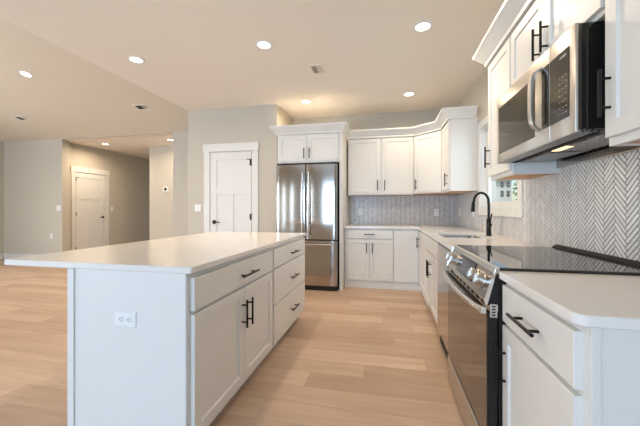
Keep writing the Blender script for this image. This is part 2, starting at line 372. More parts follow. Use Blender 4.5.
# ------------------------------------------------------------------ doors and trim
def panel_door(name, F, w_, h_, knob_at, hinge_at, tname):
    """three-panel craftsman door: one wide panel above two tall ones, F at its lower corner, c towards the viewer"""
    t = .035
    mb = MB().fbox(F, 0, w_, 0, h_, -t, 0, .002)
    st = .105
    zt = 1.44
    def frame(a0, a1, b0, b1): mb.panel(F, a0, a1, b0, b1, [(0, 0), (0, .009), (.001, .010)])
    frame(0, st, 0, h_); frame(w_ - st, w_, 0, h_); frame(st, w_ - st, 0, .2); frame(st, w_ - st, h_ - .12, h_)
    frame(st, w_ - st, zt - .05, zt + .05); frame(w_ / 2 - .045, w_ / 2 + .045, .2, zt - .05)
    d = struct(name, mb, 'trim')
    k = MB(); a, b = knob_at
    k.lathe(F(a, b, .010), F.n, [(.0, 0), (.032, 0), (.032, .006), (.026, .012), (.010, .014), (.010, .04), (0, .04)])
    s = 1 if a < w_ / 2 else -1
    k.tube([F(a, b, .046), F(a + s * .05, b + .002, .05), F(a + s * .11, b - .004, .047)], [.011, .010, .008], 10)
    obj('door_lever', k, 'bronze', d)
    for z in hinge_at:
        hm = MB(); x = 0.0 if a > w_ / 2 else w_
        hm.tube([F(x, z - .05, .008), F(x, z + .05, .008)], .009, 8); hm.fbox(F, x - .026, x + .012, z - .045, z + .045, .009, .012)
        if z > 1.5: hm.tube([F(x, z + .05, .012), F(x + (-.07 if x else .07), z + .05, .03)], .006, 8)
        obj('hinge', hm, 'bronze', d)
    # casing: side boards and a taller head board with a small overhang, like a craftsman surround
    c = MB(); g = .012
    c.fbox(F, -g - .10, -g, -.0, h_ + g, 0, .018, .002).fbox(F, w_ + g, w_ + g + .10, 0, h_ + g, 0, .018, .002)
    c.fbox(F, -g - .115, w_ + g + .115, h_ + g, h_ + g + .125, 0, .026, .003)
    c.fbox(F, -g, 0 - .003, 0, h_ + g, -.09, 0).fbox(F, w_ + .003, w_ + g, 0, h_ + g, -.09, 0).fbox(F, -g, w_ + g, h_ + .004, h_ + g, -.09, 0)
    struct(tname, c, 'trim')
    return d
panel_door('door_1', Fr((PX0 + .012, YP - .001, 0.01), (1, 0, 0), (0, -1, 0)), PX1 - PX0 - .024, 2.04, (.065, .955), (1.87, 1.04, .2), 'trim_1')
panel_door('door_2', Fr((XH + .001, HD0 + .012, 0.01), (0, 1, 0), (1, 0, 0)), HD1 - HD0 - .024, 2.035, (.72, .95), (1.87, 1.04, .2), 'trim_2')

def baseboard(name, F, a0, a1):
    struct(name, MB().fbox(F, a0, a1, 0.0, .135, 0.001, .015, .003), 'trim')
baseboard('baseboard_far', Fr((0, YF, 0), (1, 0, 0), (0, -1, 0)), XL + .02, HX0)
baseboard('baseboard_stub', Fr((0, YF, 0), (1, 0, 0), (0, -1, 0)), HX1, XE - .03)
baseboard('baseboard_left', Fr((XL, 0, 0), (0, 1, 0), (1, 0, 0)), YR, YF - .02)
baseboard('baseboard_thermostat', Fr((0, YT, 0), (1, 0, 0), (0, -1, 0)), -5.755, XE - .03)
baseboard('baseboard_hall', Fr((XH, 0, 0), (0, 1, 0), (1, 0, 0)), HD1 + .12, 9.07)
baseboard('baseboard_pantry', Fr((0, YP, 0), (1, 0, 0), (0, -1, 0)), XE, PX0 - .105)
baseboard('baseboard_fridge', Fr((0, YP, 0), (1, 0, 0), (0, -1, 0)), PX1 + .105, XR)

# ------------------------------------------------------------------ cabinets
def pull(F, a, b, L, vertical, c0, parent):
    """slim bar pull on two posts, c0: front surface"""
    mb = MB(); o = .034; h = L / 2; q = L * .31
    P = (lambda t, c: F(a, b + t, c)) if vertical else (lambda t, c: F(a + t, b, c))
    mb.tube([P(-h, c0 + o), P(h, c0 + o)], .0062, 10)
    for t in (-q, q): mb.tube([P(t, c0 - .001), P(t, c0 + o)], .005, 8)
    return obj('handle', mb, 'black', parent)
TK = .105
def base_body(F, a0, a1, depth, toe=.07, top=.884, end0=0.0, end1=0.0):
    """carcass with a toe recess on its front"""
    mb = MB()
    def P(c, z): return (c, z)
    prof = [(-depth, 0), (-toe, 0), (-toe, TK), (0, TK), (0, top), (-depth, top)]
    A = [F(a0, z, c) for c, z in prof]; B = [F(a1, z, c) for c, z in prof]
    mb.loft([A, B]); return mb

# ---- island: fronts face +X
IXF = -.866                                   # face frame
FI = Fr((IXF, 0, 0), (0, 1, 0), (1, 0, 0))
IY0, IY1, IXB = 1.237, 3.225, -1.505
G1 = 'kitchen island cabinets'
cab = thing('island_cabinet', 'white island cabinet with one wide drawer over two panelled doors', 'cabinet', (-1.2, 1.75, 0), G1)
mb = base_body(FI, IY0, 2.262, IXF - IXB); obj('body', mb, 'white', cab)
mb = MB().box(IXB, IXF - .003, IY0 - .006, IY0 - .0005, 0, .884)
mb.box(IXB - .001, IXB + .035, IY0 - .014, IY0 - .006, 0, .884, .001)
obj('end_panel', mb, 'white', cab)
d = obj('drawer', MB().slab(FI, 1.262, 2.247, .708, .858), 'white', cab); pull(FI, 1.80, .774, .225, False, .02, d)
d = obj('door', MB().shaker(FI, 1.262, 1.768, .118, .692), 'white', cab); pull(FI, 1.735, .545, .165, True, .02, d)
d = obj('door', MB().shaker(FI, 1.774, 2.247, .118, .692), 'white', cab); pull(FI, 1.812, .54, .165, True, .02, d)
cab = thing('island_cabinet', 'white island cabinet with a bank of three stacked drawers', 'cabinet', (-1.2, 2.7, 0), G1)
obj('body', base_body(FI, 2.264, IY1, IXF - IXB), 'white', cab)
for z0, z1, zp in ((.708, .858, .777), (.425, .700, .556), (.118, .417, .268)):
    d = obj('drawer', MB().slab(FI, 2.282, IY1 - .015, z0, z1), 'white', cab); pull(FI, 2.775, zp, .20, False, .02, d)

def rounded_rect(x0, x1, y0, y1, r, n=5):
    pts = []
    for cx, cy, s in ((x1 - r, y1 - r, 0), (x0 + r, y1 - r, 90), (x0 + r, y0 + r, 180), (x1 - r, y0 + r, 270)):
        for k in range(n + 1):
            t = R(s + 90 * k / n); pts.append((cx + r * math.cos(t), cy + r * math.sin(t)))
    return pts
def slab_top(x0, x1, y0, y1, z0, z1, r=.012):
    e = .003
    def ring(i, z): return [Vector((x, y, z)) for x, y in rounded_rect(x0 + i, x1 - i, y0 + i, y1 - i, max(r - i, .001))]
    return MB().loft([ring(e, z0), ring(0, z0 + e), ring(0, z1 - e), ring(e, z1)])
o = obj('island_worktop', slab_top(-1.908, -.836, 1.222, 3.245, .885, .914), 'quartz', None, (-1.4, 2.2, .885))
tag(o, 'large white quartz worktop overhanging the kitchen island', 'worktop')

# ---- right-hand run: fronts face -X
XF = .485
XF2 = .470                                       # sink side of the run
FX2 = Fr((XF2, 0, 0), (0, -1, 0), (-1, 0, 0))
FX = Fr((XF, 0, 0), (0, -1, 0), (-1, 0, 0))     # a = -y
def fa(y): return -y
DR = XW - .006 - XF
cab = thing('base_cabinet', 'white base cabinet with one drawer over one door, beside the range', 'cabinet', (.8, 1.1, 0), 'lower cabinets')
mb = base_body(FX, -1.424, -.888, DR); obj('body', mb, 'white', cab)
mb = MB().box(XF + .001, XW - .006, .882, .8875, 0, .884).box(XF, XF + .02, .876, .882, 0, .884, .001)
obj('end_panel', mb, 'white', cab)
d = obj('drawer', MB().slab(FX, -1.412, -.912, .712, .860), 'white', cab); pull(FX, -1.16, .786, .195, False, .02, d)
d = obj('door', MB().shaker(FX, -1.412, -.912, .118, .696), 'white', cab); pull(FX, -1.378, .537, .18, True, .02, d)
o = obj('worktop', slab_top(.45, XW - .002, .868, 1.428, .885, .914, .03), 'quartz', None, (.77, 1.12, .885))
tag(o, 'short white quartz worktop between the range and the end of the run', 'worktop', 'counter worktops')

cab = thing('sink_base_cabinet', 'white sink cabinet with a plain false front above two panelled doors', 'cabinet', (.8, 3.45, 0), 'lower cabinets')
obj('body', base_body(FX2, -3.95, -2.93, DR + .015, top=.66), 'white', cab)
obj('front_rail', MB().fbox(FX2, -3.95, -2.93, .66, .884, -.03, 0), 'white', cab)
obj('false_front', MB().slab(FX2, -3.94, -2.94, .712, .860), 'white', cab)
d = obj('door', MB().shaker(FX2, -3.94, -3.443, .118, .696), 'white', cab); pull(FX2, -3.49, .545, .17, True, .02, d)
d = obj('door', MB().shaker(FX2, -3.437, -2.94, .118, .696), 'white', cab); pull(FX2, -3.39, .545, .17, True, .02, d)

YBF = 4.66                                      # face of the back run
FB = Fr((0, YBF, 0), (1, 0, 0), (0, -1, 0))
DB = YB - .006 - YBF
cab = thing('corner_base_cabinet', 'white corner base cabinet with two plain door leaves meeting in the inner corner', 'cabinet', (.8, 4.7, 0), 'lower cabinets')
pts = [(.10, YB - .006), (XW - .006, YB - .006), (XW - .006, 3.952), (XF2, 3.952), (XF2, YBF), (.10, YBF)]
def off(pts, t): return [(x + (t if abs(x - XF2) < 1e-6 else 0), y + (t if abs(y - YBF) < 1e-6 else 0)) for x, y in pts]
mb = MB().prism(pts, TK, .884, 2).prism(off(pts, .012), 0, TK + .002, 2); obj('body', mb, 'white', cab)
obj('door', MB().slab(FB, .106, .447, .118, .860), 'white', cab)
d = obj('door', MB().shaker(FX2, -4.636, -3.96, .118, .860, rail=.05), 'white', cab); pull(FX2, -4.56, .70, .15, True, .02, d)
cab = thing('base_cabinet', 'white base cabinet with a drawer over two doors, beside the fridge', 'cabinet', (-.25, 4.9, 0), 'lower cabinets')
obj('body', base_body(FB, -.612, .098, DB, toe=.012), 'white', cab)
d = obj('drawer', MB().slab(FB, -.575, .088, .735, .862), 'white', cab); pull(FB, -.244, .80, .155, False, .02, d)
d = obj('door', MB().shaker(FB, -.575, -.247, .125, .722), 'white', cab); pull(FB, -.285, .60, .155, True, .02, d)
d = obj('door', MB().shaker(FB, -.241, .088, .125, .722), 'white', cab); pull(FB, -.203, .60, .155, True, .02, d)

# L-shaped worktop with sink cut-out
SX0, SX1, SY0, SY1 = .52, .915, 2.98, 3.62
def lshape():
    xs = [-.615, .434, SX0, SX1, XW - .002]; ys = [2.292, SY0, SY1, 4.615, YB - .002]
    bm = bmesh.new(); V = {}
    def v(i, j):
        if (i, j) not in V: V[i, j] = bm.verts.new((xs[i], ys[j], .914))
        return V[i, j]
    fs = []
    for i in range(4):
        for j in range(4):
            if i == 0 and j < 3: continue
            if i == 2 and j == 1: continue
            fs.append(bm.faces.new((v(i, j), v(i + 1, j), v(i + 1, j + 1), v(i, j + 1))))
    r = bmesh.ops.extrude_face_region(bm, geom=fs)
    bmesh.ops.translate(bm, vec=(0, 0, -.029), verts=[g for g in r['geom'] if isinstance(g, bmesh.types.BMVert)])
    bmesh.ops.recalc_face_normals(bm, faces=bm.faces)
    es = [e for e in bm.edges if e.is_manifold and e.calc_face_angle(0) > 1]
    bmesh.ops.bevel(bm, geom=es, offset=.003, segments=2, affect='EDGES')
    m_ = MB(); m_.bm.free(); m_.bm = bm; return m_
o = obj('worktop', lshape(), 'quartz', None, (.8, 3.9, .885))
tag(o, 'L-shaped white quartz worktop around the sink and along the back wall', 'worktop', 'counter worktops')

# ------------------------------------------------------------------ upper cabinets
UZ0, UZ1 = 1.397, 2.27
XU = .79
UZR = 2.312
FU = Fr((XU + .02, 0, 0), (0, -1, 0), (-1, 0, 0))
DU = XW - .004 - XU - .02
def upper(label, F, a0, a1, z0, z1, depth, doors, loc, group='upper cabinets', pulls=()):
    c = thing('wall_cabinet', label, 'cabinet', loc, group)
    mb = MB().fbox(F, a0, a1, z0 + .012, z1, -depth, 0)
    mb.fbox(F, a0, a1, z0, z0 + .012, -.02, 0).fbox(F, a0, a0 + .018, z0, z0 + .012, -depth, -.02).fbox(F, a1 - .018, a1, z0, z0 + .012, -depth, -.02)
    obj('body', mb, 'white', c)
    obj('underside', MB().fbox(F, a0 + .018, a1 - .018, z0 + .006, z0 + .0118, -depth, -.02), 'maple', c)
    for (b0, b1, y0, y1), pl in zip(doors, pulls):
        d = obj('door', MB().shaker(F, b0, b1, y0, y1), 'white', c)
        if pl: pull(F, pl[0], pl[1], pl[2], True, .02, d)
    return c
upper('tall narrow white wall cabinet between the window and the microwave', FU, -2.725, -2.262, UZ0, UZR, DU,
      [(-2.715, -2.270, UZ0 + .03, UZR - .012)], (.95, 2.5, UZ0), pulls=[(-2.672, 1.575, .165)])
upper('short white wall cabinet with two doors above the microwave', FU, -2.258, -1.366, 1.912, UZR, DU,
      [(-2.250, -1.813, 1.932, UZR - .012), (-1.807, -1.376, 1.932, UZR - .012)], (.95, 1.85, 1.92), pulls=[(-1.852, 2.035, .165), (-1.768, 2.035, .155)])
upper('white wall cabinet at the open end of the run, beside the microwave', FU, -1.362, -.45, UZ0 + .005, UZR, DU,
      [(-1.352, -.915, UZ0 + .035, UZR - .012), (-.909, -.46, UZ0 + .035, UZR - .012)], (.95, .95, UZ0), pulls=[(-1.322, 1.59, .17), (-.50, 1.59, .17)])
YU = 4.94
FUB = Fr((0, YU, 0), (1, 0, 0), (0, -1, 0))
upper('white wall cabinet with two tall doors on the back wall', FUB, -.60, .408, UZ0 - .01, UZ1, YB - .004 - YU,
      [(-.585, -.098, UZ0 + .01, UZ1 - .012), (-.068, .395, UZ0 + .01, UZ1 - .012)], (-.1, 5.1, UZ0), pulls=[(-.138, 1.535, .155), (-.028, 1.535, .155)])
# diagonal corner cabinet
DA, DB2 = Vector((.412, YU, 0)), Vector((.765, 4.61, 0))
ud = (DB2 - DA).normalized(); nd_ = Vector((ud.y, -ud.x, 0))
FD = Fr(DA, ud, nd_); dl = (DB2 - DA).length
cab = thing('corner_wall_cabinet', 'white wall cabinet set diagonally across the corner', 'cabinet', (.8, 5.0, UZ0), 'upper cabinets')
poly = [(.412, YB - .004), (XW - .004, YB - .004), (XW - .004, 4.61), (.765, 4.61), (.412, YU)]
obj('body', MB().prism(poly, UZ0 + .002, UZ1, 2), 'white', cab)
obj('underside', MB().prism([(.43, YB - .02), (XW - .02, YB - .02), (XW - .02, 4.63), (.78, 4.63), (.43, YU + .02)], UZ0 - .004, UZ0 + .0015, 2), 'maple', cab)
d = obj('door', MB().shaker(FD, .012, dl - .012, UZ0 + .02, UZ1 - .012), 'white', cab); pull(FD, .06, 1.535, .155, True, .02, d)
FU2 = Fr((.765, 0, 0), (0, -1, 0), (-1, 0, 0))
cab = upper('narrow white wall cabinet beside the window, its wide blank side facing the room', FU2, -4.606, -4.09, UZ0 - .005, UZ1, XW - .004 - .765,
      [(-4.585, -4.10, UZ0 + .02, UZ1 - .012)], (.9, 4.3, UZ0), pulls=[(-4.15, 1.535, .165)])
obj('side_panel', MB().panel(Fr((.766, 4.0899, 0), (1, 0, 0), (0, -1, 0)), 0, XW - .004 - .766, UZ0 - .005, UZ1, [(0, 0), (0, .004), (.001, .005)]), 'white', cab)
# cabinet over the fridge
FF = Fr((0, 4.46, 0), (1, 0, 0), (0, -1, 0))
upper('short white wall cabinet with two doors above the fridge', FF, -1.598, -.665, 1.85, UZ1 - .0, YB - .004 - 4.46,
      [(-1.585, -1.143, 1.872, UZ1 - .02), (-1.137, -.685, 1.872, UZ1 - .02)], (-1.13, 4.9, 1.85), pulls=[(-1.18, 1.985, .155), (-1.10, 1.985, .155)])
o = obj('fridge_side_panel', MB().box(-.662, -.620, 4.45, YB - .004, 0, UZ1, .0015), 'white', None, (-.64, 4.9, 0))
tag(o, 'tall white cabinet end panel standing beside the fridge', 'panel')
# crown mouldings
CR = [(-.0, UZ1 - .0), (.014, UZ1 + .0), (.018, UZ1 + .022), (.038, UZ1 + .042), (.072, UZ1 + .085), (.086, UZ1 + .098), (.090, UZ1 + .118), (0, UZ1 + .118)]
CZ = UZ1 + .118
def crown(path, side, label, loc, up=0.0):
    p = [(a, z + .001 + up) for a, z in CR]
    p[0] = (-.018, UZ1 + .001 + up); p[-1] = (-.018, CZ + up)
    o = obj('crown_moulding', MB().sweep(path, p, side), 'white', None, loc)
    tag(o, label, 'moulding', 'crown mouldings')
crown([(-1.606, 4.457), (-1.606, 4.44), (-.63, 4.44), (-.63, YU - .125)], 1, 'white crown moulding along the top of the fridge cabinet', (-1.1, 4.5, UZ1))
crown([(-.60, YU - .022), (.408, YU - .022), (.744, 4.6), (.744, 4.083), (XW - .03, 4.083)], 1, 'white crown moulding running round the diagonal corner cabinets', (.2, 4.9, UZ1))
crown([(XW - .03, 2.728), (XU - .001, 2.728), (XU - .001, .45)], 1, 'white crown moulding over the microwave side cabinets', (.78, 1.6, UZR), UZR - UZ1)

# ------------------------------------------------------------------ refrigerator
fr = thing('refrigerator', 'stainless steel french-door fridge with a bottom freezer drawer', 'refrigerator', (-1.14, 4.8, 0))
FXA, FXB, FYD = -1.588, -.683, 4.365
obj('body', MB().box(FXA + .004, FXB - .004, FYD + .075, 5.18, .05, 1.80, .004), 'dark', fr)
FRF = Fr((0, FYD, 0), (1, 0, 0), (0, -1, 0))
def bowed(a0, a1, b0, b1, t, bow, n=10):
    """door slab with a gently bowed front and rounded long edges"""
    prof = [(a0, -t), (a0, -.012), (a0 + .004, -.003)]
    for k in range(n + 1):
        u = k / n; prof.append((a0 + .012 + (a1 - a0 - .024) * u, bow * (1 - (2 * u - 1) ** 2)))
    prof += [(a1 - .004, -.003), (a1, -.012), (a1, -t)]
    return MB().loft([[FRF(a, b, c) for a, c in prof] for b in (b0, b1)])
def fridge_bar(p, q, off_, mat, parent, r=.011):
    p, q = Vector(p), Vector(q); d = (q - p); f = Vector((0, -off_, 0))
    mb = MB().tube([p + f, p + f + d * .5 + Vector((0, -.006, 0)), q + f], r, 12)
    for t in (.04, .96): mb.tube([p + d * t + Vector((0, .004, 0)), p + d * t + f], r * .85, 10)
    return obj('handle', mb, mat, parent)
mid = (FXA + FXB) / 2
d = obj('door', bowed(FXA, mid - .003, .735, 1.812, .068, .006), 'steel', fr)
fridge_bar((mid - .045, FYD - .004, .80), (mid - .045, FYD - .004, 1.70), .05, 'chrome', d, .013)
d = obj('door', bowed(mid + .003, FXB, .735, 1.812, .068, .006), 'steel', fr)
fridge_bar((mid + .045, FYD - .004, .80), (mid + .045, FYD - .004, 1.70), .05, 'chrome', d, .013)
d = obj('freezer_drawer', bowed(FXA, FXB, .075, .718, .068, .005), 'steel', fr)
fridge_bar((FXA + .10, FYD - .004, .668), (FXB - .06, FYD - .004, .668), .05, 'chrome', d, .013)
obj('base_grille', MB().box(FXA + .01, FXB - .01, FYD + .03, FYD + .2, .0, .07), 'dark', fr)
for x in (FXA + .05, FXB - .05): obj('hinge_cover', MB().box(x - .04, x + .04, FYD + .0, FYD + .16, 1.802 + .011, 1.835, .006), 'dark', fr)

# ------------------------------------------------------------------ range
RY0, RY1 = 1.434, 2.288
rg = thing('range', 'stainless steel slide-in electric range with black glass cooktop', 'range', (.75, 1.85, 0))
obj('body', MB().box(.459, 1.06, RY0, RY1, .02, .905), 'dark', rg)
obj('cooktop', MB().box(.461, 1.045, RY0 - .002, RY1 + .002, .9145, .925, .002), 'bglass', rg)
obj('rear_trim', MB().prism([(1.044, .9145), (1.082, .9145), (1.082, .942), (1.066, .942), (1.046, .930)], RY0 + .0, RY1 - .0, 1), 'dark', rg)
obj('front_trim', MB().prism([(.442, .9), (.462, .9), (.462, .9255), (.450, .9235)], RY0 - .002, RY1 + .002, 1), 'steelh', rg)
# sloping control panel
CP = [(.436, .917), (.446, .917), (.446, .775), (.398, .775), (.394, .785)]
cp = obj('control_panel', MB().prism(CP, RY0 + .012, RY1 - .012, 1), 'steel', rg)
for y0, y1 in ((RY0 + .002, RY0 + .0118), (RY1 - .0118, RY1 - .002)):
    obj('end_cap', MB().prism([(.433, .919), (.4425, .919), (.4035, .765), (.396, .765), (.391, .785)], y0, y1, 1), 'chrome', rg)
    obj('side_cover', MB().prism([(.443, .912), (.4465, .912), (.4465, .765), (.4045, .765)], y0, y1, 1), 'dark', rg)
pu = Vector((.436 - .394, 0, .917 - .785)).normalized(); pn = Vector((-pu.z, 0, pu.x))
def onp(t, y, c=0): return Vector((.394, y, .785)) + pu * t + pn * c
mb = MB().hexa([onp(.020, 1.69, .0005), onp(.020, 2.02, .0005), onp(.020, 2.02, .003), onp(.020, 1.69, .003), onp(.12, 1.69, .0005), onp(.12, 2.02, .0005), onp(.12, 2.02, .003), onp(.12, 1.69, .003)], .001)
obj('display', mb, 'display', cp)
for y in (1.535, 1.64, 2.09, 2.20):
    mb = MB().lathe(onp(.068, y, .0005), pn, [(.0, 0), (.033, 0), (.033, .004), (.028, .007), (.027, .030), (.024, .034), (0, .034)], 28)
    g = onp(.068, y, .034); mb.hexa([g + pu * a + Vector((0, b, 0)) + pn * c for a, b, c in ((-.016, -.004, 0), (.016, -.004, 0), (.016, .004, 0), (-.016, .004, 0), (-.016, -.003, .008), (.016, -.003, .008), (.016, .003, .008), (-.016, .003, .008))])
    obj('knob', mb, 'steelh', cp)
# vent strip with slots between panel and door
obj('vent_strip', MB().box(.412, .446, RY0 + .004, RY1 - .004, .738, .772, .001), 'steelh', rg)
for k in range(9):
    y = 1.50 + k * .085; obj('vent_slot', MB().box(.4105, .4125, y, y + .055, .748, .762), 'gap', rg)
br_ = MB().box(.424, .452, RY0 - .004, RY0 + .0035, .716, .771)
obj('hinge_bracket', br_, 'steelh', rg)
for k in range(4): obj('bracket_slot', MB().box(.431, .445, RY0 - .0047, RY0 - .0039, .723 + k * .012, .729 + k * .012), 'gap', rg)
dr = obj('oven_door', MB().box(.404, .444, RY0 + .002, RY1 - .002, .182, .734, .003), 'dark', rg)
obj('window', MB().box(.4005, .4045, RY0 + .006, RY1 - .006, .188, .722, .0015), 'oglass', dr)
hp = []; n = 14
for k in range(n + 1):
    u = k / n; y = RY0 + .012 + (RY1 - RY0 - .024) * u; b = 1 - (2 * u - 1) ** 2
    hp.append((.385 - .026 * b ** .6, y, .742 - .008 * b))
mb = MB().tube(hp, .013, 12)
for y in (hp[0][1] + .006, hp[-1][1] - .006): mb.box(.376, .4035, y - .014, y + .014, .724, .757, .004)
obj('handle', mb, 'chrome', dr)
obj('storage_drawer', MB().box(.398, .444, RY0 + .004, RY1 - .004, .006, .174, .004), 'steelh', rg)
for y in (RY0 + .06, RY1 - .06): obj('foot', MB().lathe((.48, y, 0), (0, 0, 1), [(0, 0), (.018, 0), (.018, .02), (0, .021)], 12), 'dark', rg)
for o_ in list(rg.children_recursive):
    if o_.name.split('.')[0] in ('control_panel', 'end_cap', 'side_cover', 'vent_strip', 'vent_slot', 'oven_door', 'storage_drawer'):
        o_.data.transform(Matrix.Translation((.012, 0, 0)))
        for k_ in o_.children: k_.data.transform(Matrix.Translation((.012, 0, 0)))

# ------------------------------------------------------------------ dishwasher
dw = thing('dishwasher', 'stainless steel dishwasher built in between the range and the sink cabinet', 'dishwasher', (.75, 2.6, 0))
DW0, DW1 = 2.296, 2.922
obj('body', MB().box(.475, 1.06, DW0, DW1, .0, .880), 'dark', dw)
obj('door', MB().box(.440, .474, DW0 + .002, DW1 - .002, .115, .868, .004), 'steel', dw)
obj('control_strip', MB().box(.442, .474, DW0 + .004, DW1 - .004, .8685, .880, .002), 'bglass', dw)
obj('kick_plate', MB().box(.462, .4745, DW0 + .004, DW1 - .004, .004, .108, .002), 'dark', dw)

# ------------------------------------------------------------------ microwave
MX, MY0, MY1, MZ0, MZ1 = .730, 1.420, 2.310, 1.474, 1.908
mw = thing('microwave', 'stainless steel microwave with dark door glass, mounted over the range', 'microwave', (.9, 1.85, MZ0))
FM = Fr((MX, 0, 0), (0, -1, 0), (-1, 0, 0))
obj('case', MB().box(MX + .0145, XW - .004, MY0 + .004, MY1 - .004, MZ0 + .012, MZ1 - .002, .002), 'bglass', mw)
YC = 1.620                                     # split between door and control side
dm = obj('door', MB().fbox(FM, -MY1, -YC, MZ0, MZ1, -.014, 0, .004, 2), 'steelh', mw)
obj('window', MB().fbox(FM, -(MY1 - .035), -1.765, MZ0 + .058, MZ1 - .075, -.001, .0025, .001), 'mwglass', dm)
rings = []
for k in range(17):
    u = k / 16; b = 1 - (2 * u - 1) ** 8; sh_ = .012 * (1 - (2 * u - 1) ** 2)
    z = MZ0 + .075 + (MZ1 - MZ0 - .135) * u; a = -1.722 - sh_; c = .003 + .036 * b
    rings.append([FM(a, z, c - .006), FM(a, z, c + .004), FM(a + .005, z, c + .009), FM(a + .027, z, c + .009), FM(a + .032, z, c + .004), FM(a + .032, z, c - .006)])
obj('handle', MB().loft(rings), 'steelh', dm)
obj('handle_recess', MB().fbox(FM, -1.690, -YC - .004, MZ0 + .075, MZ1 - .07, -.001, .0025, .001), 'bglass', dm)
pm_ = obj('control_panel', MB().fbox(FM, -YC + .003, -MY0, MZ0, MZ1, -.014, 0, .004, 2), 'steelh', mw)
obj('touch_panel', MB().fbox(FM, -YC + .004, -(MY0 + .04), MZ0 + .075, MZ1 - .07, -.001, .0025, .001), 'bglass', pm_)
for r_ in range(7):
    for c_ in range(3):
        a = -YC + .085 + c_ * .024; b = MZ0 + .098 + r_ * .026
        obj('key', MB().fbox(FM, a, a + .012, b, b + .004, .0024, .0029), 'keys', pm_)
obj('clock', MB().fbox(FM, -YC + .09, -YC + .14, MZ1 - .10, MZ1 - .09, .0024, .0029), 'keys', pm_)
obj('bottom_plate', MB().box(MX + .003, XW - .06, MY0 + .004, MY1 - .004, MZ0 - .001, MZ0 + .0115), 'filter', mw)
for y0, y1 in ((1.46, 1.70), (1.88, 2.24)): obj('grease_filter', MB().box(.845, 1.0, y0, y1, MZ0 - .006, MZ0 - .0012, .002), 'filter', mw)
obj('vent_intake', MB().box(.80, .83, 1.44, 2.26, MZ0 - .004, MZ0 - .0012), 'gap', mw)
tl = obj('task_lamp', MB().box(.842, .880, 1.72, 1.85, MZ0 - .004, MZ0 - .0012, .001), 'taskled', mw)
obj('mounting_plate', MB().box(XW - .028, XW - .006, MY0 + .012, MY1 - .012, 1.428, MZ0 + .011, .003), 'steel', mw)
ld = bpy.data.lights.new('task_lamp_light', 'AREA'); ld.shape = 'RECTANGLE'; ld.size = .03; ld.size_y = .12; ld.energy = .35; ld.color = (1, .78, .45)
lo = bpy.data.objects.new('task_lamp_light', ld); C.objects.link(lo); lo.parent = mw; lo.location = Vector((.861, 1.785, MZ0 - .006)) - mw.location

# ------------------------------------------------------------------ sink and tap
sk = thing('sink', 'rectangular stainless steel undermount sink set in the worktop under the window', 'sink', ((SX0 + SX1) / 2, (SY0 + SY1) / 2, .70))
def rr(i, z, r=.03): return [Vector((x, y, z)) for x, y in rounded_rect(SX0 - .004 + i, SX1 + .004 - i, SY0 - .004 + i, SY1 + .004 - i, r)]
mb = MB().loft([rr(-.014, .8835), rr(.0, .8835), rr(.004, .71, .04), rr(.03, .695, .04)], cap0=False)
obj('basin', mb, 'chrome', sk)
obj('drain', MB().lathe(((SX0 + SX1) / 2, (SY0 + SY1) / 2, .6952), (0, 0, 1), [(0, 0), (.045, 0), (.045, .003), (.03, .003), (.028, .001), (0, .001)]), 'black', sk)
fc = thing('faucet', 'matt black gooseneck pull-down tap behind the sink', 'faucet', (.955, 3.26, .9145))
fx, fy = .955, 3.26
obj('base', MB().lathe((fx, fy, .9145), (0, 0, 1), [(0, 0), (.027, 0), (.027, .006), (.0215, .012), (.0205, .15), (.017, .165), (0, .166)], 24), 'black', fc)
pts = [(fx, fy, 1.07), (fx, fy, 1.2)]
for k in range(1, 13):
    t = math.pi * k / 12 * .97; pts.append((fx - .066 + .066 * math.cos(t), fy, 1.238 + .087 * math.sin(t)))
pts.append((pts[-1][0] - .003, fy, 1.228))
obj('neck', MB().tube(pts, .0115, 14), 'black', fc)
e = pts[-1]
obj('spray_head', MB().tube([(e[0], fy, e[2] + .012), (e[0] - .002, fy, e[2] - .01), (e[0] - .006, fy, e[2] - .075), (e[0] - .007, fy, e[2] - .085)], [.0135, .0155, .0185, .0165], 16), 'black', fc)
mb = MB().tube([(fx, fy - .018, 1.02), (fx, fy - .045, 1.02)], .0165, 14).tube([(fx, fy - .036, 1.025), (fx + .004, fy - .044, 1.08), (fx + .008, fy - .062, 1.125)], [.0075, .0065, .006], 10)
obj('lever', mb, 'black', fc)

